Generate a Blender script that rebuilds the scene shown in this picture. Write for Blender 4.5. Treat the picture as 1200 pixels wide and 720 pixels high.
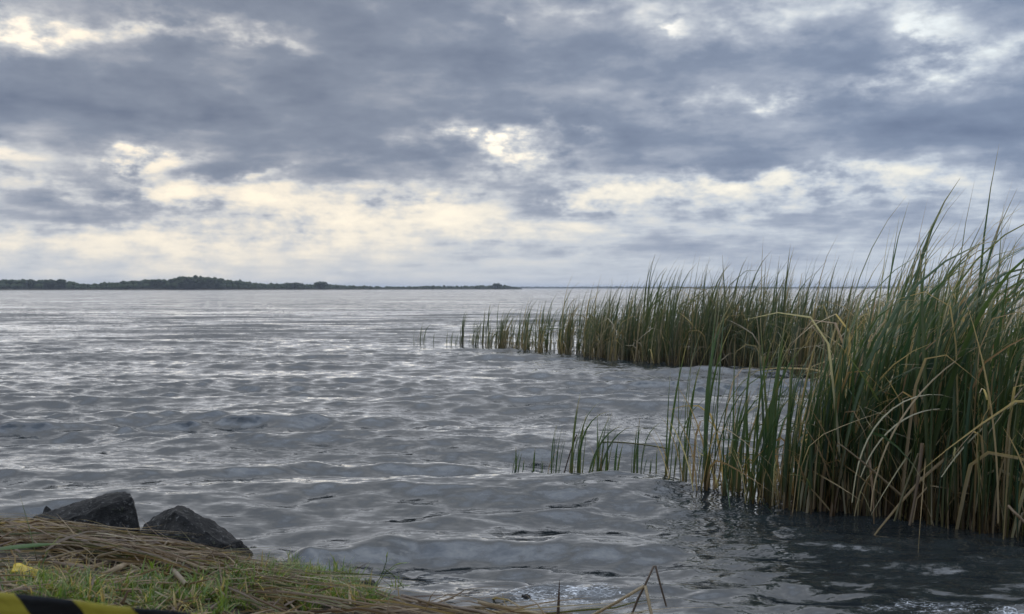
import bpy, bmesh, math, random
import numpy as np
from mathutils import Vector, noise, Matrix

for o in list(bpy.data.objects):
    bpy.data.objects.remove(o)
S = bpy.context.scene
COL = S.collection
random.seed(7)
R = np.random.default_rng(11)

# ------------------------------------------------------------------ camera
F = 1177.0                      # focal length in photo pixels (photo 1200 x 720)
HOR = 337.6                     # row of the horizon
CAM_H = 1.6
cam = bpy.data.cameras.new('camera')
cam.sensor_width = 36.0
cam.lens = F / 1200 * 36.0
cam.clip_start = 0.05
cam.clip_end = 30000
cam.dof.use_dof = True
cam.dof.focus_distance = 8.0
cam.dof.aperture_fstop = 4.5
camo = bpy.data.objects.new('camera', cam)
COL.objects.link(camo)
camo.location = (0, 0, CAM_H)
PITCH = math.atan((360 - HOR) / F)
camo.rotation_euler = (math.pi / 2 - PITCH, 0, 0)
S.camera = camo

# ------------------------------------------------------------------ render settings
S.view_settings.view_transform = 'Standard'
S.view_settings.look = 'None'
S.view_settings.exposure = 0.88
S.view_settings.gamma = 1.0
S.view_settings.use_curve_mapping = False
S.cycles.use_denoising = True
S.cycles.max_bounces = 7
S.cycles.diffuse_bounces = 3
S.cycles.glossy_bounces = 3
S.cycles.transmission_bounces = 3
S.cycles.volume_bounces = 0
S.cycles.use_fast_gi = False

# ------------------------------------------------------------------ node helper
class NB:
    """small wrapper that adds nodes to one tree"""
    def __init__(self, tree):
        self.t = tree
        self.n = tree.nodes
        self.l = tree.links
    def node(self, typ, ins=None, **props):
        nd = self.n.new(typ)
        for k, v in props.items():
            setattr(nd, k, v)
        for k, v in (ins or {}).items():
            self.put(nd.inputs[k], v)
        return nd
    def put(self, sock, v):
        if isinstance(v, bpy.types.NodeSocket):
            self.l.new(v, sock)
        elif v is not None:
            sock.default_value = v
    def m(self, op, a, b=None, c=None, clamp=False):
        nd = self.n.new('ShaderNodeMath')
        nd.operation = op
        nd.use_clamp = clamp
        for s, v in zip(nd.inputs, (a, b, c)):
            if v is not None:
                self.put(s, v)
        return nd.outputs[0]
    def v(self, op, a, b=None, c=None):
        nd = self.n.new('ShaderNodeVectorMath')
        nd.operation = op
        for s, v in zip(nd.inputs, (a, b, c)):
            if v is not None:
                self.put(s, v)
        return nd.outputs['Value'] if op in ('LENGTH', 'DOT_PRODUCT', 'DISTANCE') else nd.outputs[0]
    def comb(self, x, y, z):
        nd = self.n.new('ShaderNodeCombineXYZ')
        for s, v in zip(nd.inputs, (x, y, z)):
            self.put(s, v)
        return nd.outputs[0]
    def sep(self, v):
        nd = self.n.new('ShaderNodeSeparateXYZ')
        self.put(nd.inputs[0], v)
        return nd.outputs
    def noise(self, vec, scale, detail=4, rough=.5, lac=2.0, dist=0.0):
        nd = self.n.new('ShaderNodeTexNoise')
        self.put(nd.inputs['Vector'], vec)
        for k, v in (('Scale', scale), ('Detail', detail), ('Roughness', rough), ('Lacunarity', lac), ('Distortion', dist)):
            self.put(nd.inputs[k], v)
        return nd.outputs[0], nd.outputs[1]
    def ramp(self, fac, stops, interp='LINEAR'):
        nd = self.n.new('ShaderNodeValToRGB')
        nd.color_ramp.interpolation = interp
        e = nd.color_ramp.elements
        while len(e) < len(stops):
            e.new(0.5)
        for el, (p, c) in zip(e, stops):
            el.position = p
            el.color = (*c, 1) if len(c) == 3 else c
        self.put(nd.inputs[0], fac)
        return nd.outputs[0]
    def mix(self, fac, a, b, mode='MIX'):
        nd = self.n.new('ShaderNodeMix')
        nd.data_type = 'RGBA'
        nd.blend_type = mode
        self.put(nd.inputs['Factor'], fac)
        A = [s for s in nd.inputs if s.name == 'A' and s.type == 'RGBA'][0]
        B = [s for s in nd.inputs if s.name == 'B' and s.type == 'RGBA'][0]
        for s, v in ((A, a), (B, b)):
            if isinstance(v, (tuple, list)) and len(v) == 3:
                v = (*v, 1)
            self.put(s, v)
        return [s for s in nd.outputs if s.type == 'RGBA'][0]
    def smooth(self, x, lo, hi, a=0.0, b=1.0):
        nd = self.n.new('ShaderNodeMapRange')
        nd.interpolation_type = 'SMOOTHSTEP'
        for k, v in (('Value', x), ('From Min', lo), ('From Max', hi), ('To Min', a), ('To Max', b)):
            self.put(nd.inputs[k], v)
        return nd.outputs[0]

# ------------------------------------------------------------------ sky: Nishita above a broken deck of cloud
SUN_AZ = math.radians(-17.0)    # behind the cloud, left of the middle
SUN_EL = math.radians(16.0)
world = bpy.data.worlds.new('World')
S.world = world
world.use_nodes = True
world.node_tree.nodes.clear()
nb = NB(world.node_tree)
sky = nb.node('ShaderNodeTexSky', sky_type='NISHITA', sun_disc=False)
sky.sun_elevation = SUN_EL
sky.sun_rotation = SUN_AZ
sky.air_density = 1.0
sky.dust_density = 1.5
D_ = nb.node('ShaderNodeTexCoord').outputs['Generated']
dx, dy, dz = nb.sep(D_)
zc = nb.m('MAXIMUM', dz, 0.0)
az = nb.m('ARCTAN2', dx, dy)
el = nb.m('ARCSINE', nb.m('MINIMUM', zc, 1.0))
plane = nb.v('DIVIDE', nb.comb(dx, dy, 0.0), nb.comb(nb.m('ADD', zc, .10), nb.m('ADD', zc, .10), 1.0))
plane = nb.v('ADD', plane, (3.1, 1.7, 0.0))
n1, _ = nb.noise(plane, 0.95, 7, .56)                 # the broad cloud masses
n2, _ = nb.noise(nb.v('ADD', plane, (9.0, 4.0, 2.0)), 2.6, 7, .6)   # their billows
puff_v = nb.v('ADD', nb.comb(nb.m('MULTIPLY', az, 1.0), nb.m('MULTIPLY', el, 2.1), 0.0), nb.v('MULTIPLY', nb.v('SUBTRACT', nb.noise(nb.comb(az, nb.m('MULTIPLY', el, 2.0), 3.0), 22.0, 4, .6)[1], (.5, .5, .5)), (.06, .05, 0)))
puff = nb.node('ShaderNodeTexVoronoi', {'Vector': puff_v, 'Scale': 13.0, 'Detail': 2.5, 'Roughness': .55, 'Smoothness': .35}, feature='SMOOTH_F1', normalize=True).outputs['Distance']
ang = nb.comb(nb.m('MULTIPLY', az, 1.0), nb.m('MULTIPLY', el, 1.9), 0.0)
n3, w3 = nb.noise(ang, 9.0, 6, .58)
n4, w4 = nb.noise(ang, 26.0, 5, .6)
wv = nb.v('ADD', nb.v('MULTIPLY', nb.v('SUBTRACT', w3, (.5, .5, .5)), (.17, .060, 0)),
          nb.v('MULTIPLY', nb.v('SUBTRACT', w4, (.5, .5, .5)), (.07, .030, 0)))
uv = nb.v('ADD', nb.comb(az, el, 0.0), wv)
def bump(px, py, sx, sy, amp):
    d = (px - 600) / F
    a = math.atan(d)
    e = math.atan((HOR - py) / F * math.cos(a))
    q = nb.v('MULTIPLY', nb.v('SUBTRACT', uv, (a, e, 0)), (F / sx, F / sy, 0))
    q = nb.v('DOT_PRODUCT', q, q)
    return nb.m('MULTIPLY', nb.m('EXPONENT', nb.m('MULTIPLY', q, -.5)), amp)
# openings of the cloud deck (positive) and its thickest banks (negative), by direction
GAPS = [(25, 32, 42, 13, .42), (85, 42, 36, 11, .32), (160, 34, 40, 12, .42), (215, 20, 36, 8, .34), (275, 38, 55, 8, .46), (335, 52, 26, 7, .5),
        (185, 182, 42, 11, 1.0), (172, 196, 20, 9, .5), (15, 182, 16, 9, .45), (325, 204, 13, 6, .55), (60, 216, 55, 11, .45),
        (225, 222, 40, 11, .5), (300, 236, 70, 13, .5), (430, 248, 95, 20, .5), (525, 238, 48, 16, .45),
        (180, 272, 110, 10, .35), (360, 270, 110, 16, .3), (100, 292, 150, 13, .22), (270, 305, 260, 24, .17),
        (568, 160, 48, 15, .62), (635, 176, 58, 18, .52), (680, 150, 26, 8, .4), (605, 195, 45, 10, .3),
        (735, 222, 60, 12, .6), (870, 213, 85, 8, .75), (900, 236, 120, 14, .45), (1085, 214, 70, 12, .45), (690, 238, 34, 9, .4), (620, 272, 90, 10, .3),
        (800, 30, 12, 7, .30), (868, 44, 70, 10, .28), (910, 116, 22, 12, .35), (840, 122, 70, 10, .24),
        (1045, 88, 42, 10, .5), (1112, 36, 20, 13, .4), (1140, 78, 32, 20, .4), (1195, 60, 26, 24, .25), (590, 32, 9, 6, .3),
        (1000, 8, 150, 12, .2), (720, 5, 60, 12, .2), (230, 150, 60, 8, .16),
        (480, 62, 130, 26, -.28), (420, 170, 100, 20, -.28), (720, 82, 120, 26, -.26), (980, 166, 190, 17, -.26), (90, 112, 130, 26, -.22),
        (330, 120, 120, 24, -.22), (930, 50, 60, 12, -.15), (640, 232, 26, 12, -.2), (300, 205, 200, 8, -.1), (130, 245, 90, 10, -.2), (1180, 120, 60, 30, -.12)]
tot = None
for g in GAPS:
    b = bump(*g)
    tot = b if tot is None else nb.m('ADD', tot, b)
low = nb.smooth(el, .0, .085)                          # towards the horizon the deck dissolves into an even veil
tex = nb.m('ADD', nb.m('MULTIPLY', nb.m('SUBTRACT', n1, .5), .85), nb.m('MULTIPLY', nb.m('SUBTRACT', n2, .5), .48))
tex = nb.m('ADD', tex, nb.m('MULTIPLY', nb.m('SUBTRACT', n4, .5), .24))
tex = nb.m('ADD', tex, nb.m('MULTIPLY', nb.m('SUBTRACT', .30, puff), -.62))
tex = nb.m('MULTIPLY', tex, nb.m('ADD', nb.m('MULTIPLY', low, .75), .25))
gain = nb.m('MAXIMUM', nb.m('ADD', nb.m('MULTIPLY', nb.m('ADD', nb.m('MULTIPLY', n3, .5), nb.m('MULTIPLY', n4, .7)), 2.2), -.80), .05)
T = nb.m('ADD', nb.m('ADD', nb.m('ADD', nb.smooth(el, .0, .14, .50, .285), nb.smooth(el, .5, 1.5, 0.0, .16)), tex), nb.m('MULTIPLY', tot, gain))
cloud = nb.ramp(T, [(0.0, (.158, .200, .290)), (.25, (.232, .282, .376)), (.41, (.365, .41, .49)), (.53, (.56, .60, .65)), (.74, (.84, .81, .73)), (1.0, (1.0, .94, .80))])
# warm light near the hidden sun, cool light away from it
sd = (math.sin(SUN_AZ) * math.cos(SUN_EL), math.cos(SUN_AZ) * math.cos(SUN_EL), math.sin(SUN_EL))
toward = nb.m('MAXIMUM', nb.v('DOT_PRODUCT', D_, sd), 0.0)
glow = nb.m('POWER', toward, 9.0)
cloud = nb.mix(glow, nb.mix(1.0, cloud, (.96, 1.0, 1.05), 'MULTIPLY'), nb.mix(1.0, cloud, (1.05, .985, .92), 'MULTIPLY'))
# clear blue shows through the thinnest places far from the sun
thin = nb.m('MULTIPLY', nb.smooth(T, .52, .72), nb.m('SUBTRACT', 1.0, nb.smooth(T, .78, .95)))
thin = nb.m('MULTIPLY', nb.m('MULTIPLY', thin, nb.m('SUBTRACT', 1.0, nb.m('POWER', toward, 9.0))), nb.smooth(el, .10, .17))
blue = nb.node('ShaderNodeVectorMath', operation='SCALE')
nb.put(blue.inputs[0], sky.outputs[0]); blue.inputs['Scale'].default_value = 1.0
bg_sky = nb.node('ShaderNodeBackground', {'Color': sky.outputs[0], 'Strength': .10})
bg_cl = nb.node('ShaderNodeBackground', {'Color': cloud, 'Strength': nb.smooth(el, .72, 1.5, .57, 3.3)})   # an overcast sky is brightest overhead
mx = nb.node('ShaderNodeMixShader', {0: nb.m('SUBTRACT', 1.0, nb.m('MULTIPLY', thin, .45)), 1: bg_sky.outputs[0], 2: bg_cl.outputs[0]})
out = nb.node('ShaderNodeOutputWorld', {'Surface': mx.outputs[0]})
world.cycles.sampling_method = 'MANUAL'
world.cycles.sample_map_resolution = 1024

# ------------------------------------------------------------------ sun, veiled
sun = bpy.data.lights.new('sun', 'SUN')
sun.energy = 1.0
sun.angle = math.radians(165)
sun.color = (1.0, .985, .965)
suno = bpy.data.objects.new('sun', sun)
COL.objects.link(suno)
suno.rotation_euler = Vector(sd).to_track_quat('Z', 'Y').to_euler()

# ------------------------------------------------------------------ geometry helpers
def at(px, py, z=0.0):
    """the point where the photo's line of sight through (px, py) meets height z"""
    d = (CAM_H - z) * F / (py - HOR)
    return Vector(((px - 600) / F * d, d, z))
def at_d(px, py, d):
    return Vector(((px - 600) / F * d, d, CAM_H - (py - HOR) * d / F))

def tag(o, label=None, cat=None, group=None, kind=None):
    for k, v in (('label', label), ('category', cat), ('group', group), ('kind', kind)):
        if v:
            o[k] = v
    return o
def link(name, me, parent=None, loc=None, rot=None):
    o = bpy.data.objects.new(name, me)
    COL.objects.link(o)
    if parent is not None:
        o.parent = parent
    if loc is not None:
        o.location = loc
    if rot is not None:
        o.rotation_euler = rot
    return o
def np_mesh(name, v, f, mat, smooth=True, attrs=None):
    """quads or triangles from arrays"""
    v = np.asarray(v, np.float32).reshape(-1, 3)
    f = np.asarray(f, np.int32)
    k = f.shape[1]
    me = bpy.data.meshes.new(name)
    me.vertices.add(len(v)); me.vertices.foreach_set('co', v.ravel())
    me.loops.add(f.size); me.loops.foreach_set('vertex_index', f.ravel())
    me.polygons.add(len(f))
    me.polygons.foreach_set('loop_start', np.arange(0, f.size, k, dtype=np.int32))
    me.polygons.foreach_set('loop_total', np.full(len(f), k, np.int32))
    me.update(calc_edges=True)
    if smooth:
        me.polygons.foreach_set('use_smooth', np.ones(len(f), bool))
    for an, arr in (attrs or {}).items():
        a = me.attributes.new(an, 'FLOAT', 'POINT')
        a.data.foreach_set('value', np.asarray(arr, np.float32).ravel())
    me.materials.append(mat)
    return me
def grid_faces(nr, nc):
    i = np.arange(nr * nc).reshape(nr, nc)
    return np.stack([i[:-1, :-1], i[:-1, 1:], i[1:, 1:], i[1:, :-1]], -1).reshape(-1, 4)
def vnoise(x, y, s, seed=0):
    """smooth value noise on arrays, -1..1"""
    x = np.asarray(x, float) * s + seed * 17.31; y = np.asarray(y, float) * s + seed * 7.77
    xi = np.floor(x); yi = np.floor(y); fx = x - xi; fy = y - yi
    fx = fx * fx * (3 - 2 * fx); fy = fy * fy * (3 - 2 * fy)
    def h(a, b):
        q = np.sin(a * 127.1 + b * 311.7 + seed * 5.3) * 43758.5453
        return (q - np.floor(q)) * 2 - 1
    return (h(xi, yi) * (1 - fx) + h(xi + 1, yi) * fx) * (1 - fy) + (h(xi, yi + 1) * (1 - fx) + h(xi + 1, yi + 1) * fx) * fy

# ------------------------------------------------------------------ materials
def material(name):
    m = bpy.data.materials.new(name)
    m.use_nodes = True
    m.node_tree.nodes.clear()
    return m, NB(m.node_tree)
def attr(nb, name):
    return nb.node('ShaderNodeAttribute', attribute_name=name).outputs['Fac']
def finish(nb, sh, disp=None):
    nb.node('ShaderNodeOutputMaterial', {'Surface': sh})

def water_material():
    m, nb = material('lake water')
    geo = nb.node('ShaderNodeNewGeometry')
    pos = geo.outputs['Position']
    x, y, z = nb.sep(pos)
    p = nb.comb(nb.m('MULTIPLY', x, .42), y, 0.0)
    _, c1 = nb.noise(p, 3.2, 3, .55)
    _, c2 = nb.noise(p, 11.0, 3, .55)
    _, c3 = nb.noise(p, 34.0, 2, .5)
    _, c0 = nb.noise(p, .55, 2, .5)
    far = nb.smooth(y, 10.0, 90.0)
    half = (.5, .5, .5)
    gust, _ = nb.noise(nb.comb(nb.m('MULTIPLY', x, .35), nb.m('MULTIPLY', y, 1.0), 0), .16, 3, .55)
    gust = nb.smooth(gust, .3, .7, .55, 1.35)
    rip = nb.m('MULTIPLY', gust, attr(nb, 'ripple'))
    sl = nb.v('MULTIPLY', nb.v('SUBTRACT', c2, half), (.50, .75, 0))
    sl = nb.v('ADD', sl, nb.v('MULTIPLY', nb.v('SUBTRACT', c3, half), (.34, .46, 0)))
    sl1 = nb.node('ShaderNodeVectorMath', operation='SCALE')
    nb.put(sl1.inputs[0], nb.v('MULTIPLY', nb.v('SUBTRACT', c1, half), (.42, .70, 0)))
    nb.put(sl1.inputs['Scale'], nb.m('ADD', .45, nb.m('MULTIPLY', far, 1.2)))
    sl = nb.v('ADD', sl, sl1.outputs[0])
    sl0 = nb.node('ShaderNodeVectorMath', operation='SCALE')
    nb.put(sl0.inputs[0], nb.v('MULTIPLY', nb.v('SUBTRACT', c0, half), (.2, .60, 0)))
    nb.put(sl0.inputs['Scale'], nb.m('MULTIPLY', far, 1.5))
    sl = nb.v('ADD', sl, sl0.outputs[0])
    band, _ = nb.noise(nb.comb(nb.m('MULTIPLY', x, .10), y, 0), .30, 4, .6)
    band = nb.smooth(band, .32, .68, .55, 1.5)
    sx_, sy_, _z = nb.sep(sl)
    steep = nb.m('MULTIPLY', nb.m('MULTIPLY', nb.m('ABSOLUTE', sy_), -2.2), band)          # short steep faces on the lee side of the far wavelets
    sl = nb.comb(sx_, nb.m('ADD', nb.m('MULTIPLY', sy_, nb.m('SUBTRACT', 1.0, nb.m('MULTIPLY', far, .7))), nb.m('MULTIPLY', steep, nb.m('MULTIPLY', far, .8))), 0.0)
    s2 = nb.node('ShaderNodeVectorMath', operation='SCALE')
    nb.put(s2.inputs[0], sl); nb.put(s2.inputs['Scale'], rip)
    nrm = nb.v('NORMALIZE', nb.v('ADD', geo.outputs['Normal'], s2.outputs[0]))
    silt, _ = nb.noise(pos, .5, 3, .5)
    base = nb.mix(silt, (.012, .017, .020), (.023, .027, .027))
    w = nb.node('ShaderNodeBsdfPrincipled', {'Base Color': base, 'Roughness': .05, 'IOR': 1.52, 'Normal': nrm})
    # foam and bubbles where the lake laps at the bank
    fo = attr(nb, 'foam')
    q = nb.comb(nb.m('MULTIPLY', x, .55), y, z)
    v = nb.node('ShaderNodeTexVoronoi', {'Vector': q, 'Scale': 34.0, 'Randomness': 1.0})
    fn, _ = nb.noise(q, 9.0, 5, .62)
    fn2, _ = nb.noise(q, 42.0, 3, .6)
    f = nb.m('ADD', nb.m('MULTIPLY', fn, .75), nb.m('MULTIPLY', fn2, .40))
    f = nb.m('ADD', f, nb.m('MULTIPLY', nb.m('SUBTRACT', fo, 1.0), .55))
    cell = nb.node('ShaderNodeTexVoronoi', {'Vector': nb.v('ADD', q, nb.v('MULTIPLY', nb.noise(q, 14.0, 3, .6)[1], (.06, .06, 0))), 'Scale': 48.0}, feature='DISTANCE_TO_EDGE').outputs['Distance']
    lace = nb.m('MAXIMUM', nb.smooth(cell, .02, .09, 1.0, 0.0), nb.smooth(f, .60, .68))
    bub = nb.smooth(v.outputs['Distance'], .25, .5, 1.0, .35)
    mask = nb.m('MULTIPLY', nb.m('MULTIPLY', nb.smooth(f, .47, .57), lace), bub)
    white = nb.node('ShaderNodeBsdfPrincipled', {'Base Color': (.72, .74, .76, 1), 'Roughness': .55})
    mxs = nb.node('ShaderNodeMixShader', {0: nb.m('MULTIPLY', mask, .85), 1: w.outputs[0], 2: white.outputs[0]})
    finish(nb, mxs.outputs[0])
    return m

def leaf_material(name, greens, dry_cols, base_cols, rough=.5):
    """strap leaves: green blade, brown sheath towards the root, brown tip; some leaves are dry all over"""
    m, nb = material(name)
    t = attr(nb, 't'); rnd = attr(nb, 'rnd'); dry = attr(nb, 'dry')
    oi = nb.node('ShaderNodeObjectInfo').outputs['Random']
    r = nb.m('FRACT', nb.m('ADD', rnd, oi))
    pos = nb.node('ShaderNodeNewGeometry').outputs['Position']
    px, py, pz = nb.sep(pos)
    n, _ = nb.noise(nb.comb(nb.m('MULTIPLY', px, 60), nb.m('MULTIPLY', py, 60), nb.m('MULTIPLY', pz, 5)), 1.0, 3, .6)
    k = len(greens) - 1
    g = nb.ramp(r, [(i / k, c) for i, c in enumerate(greens)])
    kd = len(dry_cols) - 1
    d = nb.ramp(nb.m('FRACT', nb.m('MULTIPLY', r, 7.3)), [(i / kd, c) for i, c in enumerate(dry_cols)])
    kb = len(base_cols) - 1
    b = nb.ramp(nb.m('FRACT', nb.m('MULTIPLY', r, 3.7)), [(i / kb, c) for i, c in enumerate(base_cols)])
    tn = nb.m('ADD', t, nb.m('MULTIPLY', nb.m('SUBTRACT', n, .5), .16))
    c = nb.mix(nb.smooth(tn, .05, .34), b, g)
    c = nb.mix(nb.m('MULTIPLY', nb.smooth(tn, .80, .99), .8), c, d)
    c = nb.mix(nb.smooth(dry, .3, .7), c, d)
    c = nb.mix(nb.m('MULTIPLY', nb.smooth(n, .55, .8), .45), c, nb.mix(1.0, c, (.55, .50, .45), 'MULTIPLY'))
    dif = nb.node('ShaderNodeBsdfPrincipled', {'Base Color': c, 'Roughness': rough * .8, 'Specular IOR Level': .6})
    tr = nb.node('ShaderNodeBsdfTranslucent', {'Color': nb.mix(1.0, c, (1.25, 1.2, .7), 'MULTIPLY')})
    mxs = nb.node('ShaderNodeMixShader', {0: .45, 1: dif.outputs[0], 2: tr.outputs[0]})
    finish(nb, mxs.outputs[0])
    return m

def plain(name, cols, scale=6.0, rough=.8, spec=.3, detail=6, bump=0.0, bscale=40.0, stretch=(1, 1, 1)):
    m, nb = material(name)
    pos = nb.node('ShaderNodeTexCoord').outputs['Object']
    pos = nb.v('MULTIPLY', pos, stretch)
    n, _ = nb.noise(pos, scale, detail, .6)
    k = len(cols) - 1
    c = nb.ramp(nb.smooth(n, .25, .75), [(i / k, c) for i, c in enumerate(cols)])
    p = nb.node('ShaderNodeBsdfPrincipled', {'Base Color': c, 'Roughness': rough, 'Specular IOR Level': spec})
    if bump:
        h, _ = nb.noise(pos, bscale, 6, .65)
        b = nb.node('ShaderNodeBump', {'Height': h, 'Strength': bump, 'Distance': .01})
        nb.l.new(b.outputs[0], p.inputs['Normal'])
    finish(nb, p.outputs[0])
    return m

M = {}
M['water'] = water_material()
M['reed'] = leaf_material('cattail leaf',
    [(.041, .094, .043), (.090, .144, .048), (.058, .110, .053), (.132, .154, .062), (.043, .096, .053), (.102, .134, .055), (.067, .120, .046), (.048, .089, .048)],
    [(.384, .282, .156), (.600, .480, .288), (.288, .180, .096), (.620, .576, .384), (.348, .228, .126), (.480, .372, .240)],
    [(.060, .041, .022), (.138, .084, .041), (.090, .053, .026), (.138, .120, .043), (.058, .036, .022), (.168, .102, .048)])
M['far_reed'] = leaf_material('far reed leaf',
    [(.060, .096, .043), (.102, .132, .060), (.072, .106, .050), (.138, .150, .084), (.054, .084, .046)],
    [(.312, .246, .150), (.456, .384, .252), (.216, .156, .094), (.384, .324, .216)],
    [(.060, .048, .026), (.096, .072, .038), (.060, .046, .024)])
M['straw'] = leaf_material('dry stalks',
    [(.112, .125, .046), (.158, .151, .059), (.079, .098, .039)],
    [(.249, .177, .098), (.393, .314, .197), (.144, .092, .055), (.314, .229, .144), (.197, .151, .112), (.112, .068, .044), (.445, .380, .262)],
    [(.170, .125, .066), (.236, .170, .092), (.118, .079, .046)], .7)
M['grass'] = leaf_material('bank grass',
    [(.103, .182, .034), (.164, .241, .044), (.069, .138, .034), (.224, .267, .055), (.129, .199, .038)],
    [(.448, .362, .155), (.310, .224, .103), (.586, .483, .241)],
    [(.103, .113, .034), (.172, .147, .061), (.086, .095, .034)], .55)
M['soil'] = None
# ------------------------------------------------------------------ terrain: bank, lake bed and the land beyond
SX = np.array([-60, -8, -3.2, -2.4, -1.8, -1.4, -1.0, -0.6, 0.0, 0.6, 1.2, 3.0, 6.0, 60.])
SY = np.array([9.0, 6.6, 5.95, 5.80, 5.62, 5.42, 5.20, 5.06, 4.93, 4.78, 4.68, 4.60, 4.5, 3.0])
HX = np.array([-60, -8, -3.0, -2.3, -1.7, -1.35, -1.0, -0.6, 0.0, 1.0, 6.0, 60.])
HZ = np.array([.6, .42, .31, .24, .19, .15, .10, .06, .045, .05, .1, .5])
def shore(x):
    return np.interp(x, SX, SY) + .05 * vnoise(x, 0 * np.asarray(x, float), 2.3, 3)
def ground(x, y):
    x = np.asarray(x, float); y = np.asarray(y, float)
    d = shore(x) - y
    h = np.interp(x, HX, HZ)
    up = h * (1 - np.exp(-np.maximum(d, 0) / .38)) + .02 * np.clip(d, 0, 40) ** .8
    up = up + (.025 * vnoise(x, y, 2.1, 1) + .012 * vnoise(x, y, 7.0, 2)) * np.clip(d / .4, 0, 1)
    dn = np.minimum(d, 0)
    down = np.maximum(dn * .14, -1.5) + .008 * vnoise(x, y, 3.0, 4) * np.clip(-dn, 0, 1)
    return np.where(d > 0, up, down)

def soil_material():
    m, nb = material('dark bank soil')
    pos = nb.node('ShaderNodeNewGeometry').outputs['Position']
    n, _ = nb.noise(pos, 2.2, 5, .6)
    k, _ = nb.noise(pos, 26.0, 6, .65)
    c = nb.ramp(k, [(.25, (.018, .014, .010)), (.55, (.050, .038, .024)), (.8, (.095, .075, .048))])
    c = nb.mix(nb.smooth(n, .5, .7), c, (.045, .055, .018))
    p = nb.node('ShaderNodeBsdfPrincipled', {'Base Color': c, 'Roughness': .8})
    b = nb.node('ShaderNodeBump', {'Height': k, 'Strength': .6, 'Distance': .02})
    nb.l.new(b.outputs[0], p.inputs['Normal'])
    finish(nb, p.outputs[0])
    return m
M['soil'] = soil_material()

def spread(a, b, step, far):
    inner = np.arange(a, b + step / 2, step)
    out = step * np.cumsum(1.22 ** np.arange(0, 60))
    out = out[out < far]
    return np.concatenate([a - out[::-1], inner, b + out])
gx = spread(-5.0, 4.0, .05, 6400)
gy = spread(2.2, 6.6, .05, 6400)
X, Y = np.meshgrid(gx, gy)
gz = ground(X, Y)
g_me = np_mesh('ground', np.stack([X, Y, gz], -1), grid_faces(len(gy), len(gx)), M['soil'])
tag(link('ground', g_me), kind='structure')

# ------------------------------------------------------------------ reed bed outlines (also calm the water)
NEAR_FRONT = [(770, 560), (785, 574), (800, 580), (850, 590), (900, 596), (950, 602), (1000, 604), (1050, 607), (1100, 614), (1150, 624), (1200, 634), (1280, 650), (1400, 676)]
nf = np.array([at(*p)[:2] for p in NEAR_FRONT])
FAR_FRONT = [(470, 402), (540, 405), (600, 411), (650, 416), (700, 421), (780, 428), (860, 432), (940, 441), (1000, 446), (1100, 452)]
ff = np.array([at(*p)[:2] for p in FAR_FRONT])
def reed_cover(x, y):
    """0 open water .. 1 inside the reeds"""
    u = x / np.maximum(y, .1)
    yf = np.interp(u, nf[:, 0] / nf[:, 1], nf[:, 1])
    near = np.clip((y - yf + 1.3) / 1.7, 0, 1) * np.clip((u - .145) / .03, 0, 1)
    near *= np.where(u < .33, np.clip((yf + 2.2 - y) / 1.0, 0, 1) * .75, 1.0)
    yg = np.interp(u, ff[:, 0] / ff[:, 1], ff[:, 1])
    far = np.clip((y - yg + .8) / 1.5, 0, 1) * np.clip((u + .05) / .08, 0, 1)
    far *= np.clip((36 - y) / 4, 0, 1)
    return np.maximum(near, far)

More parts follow.
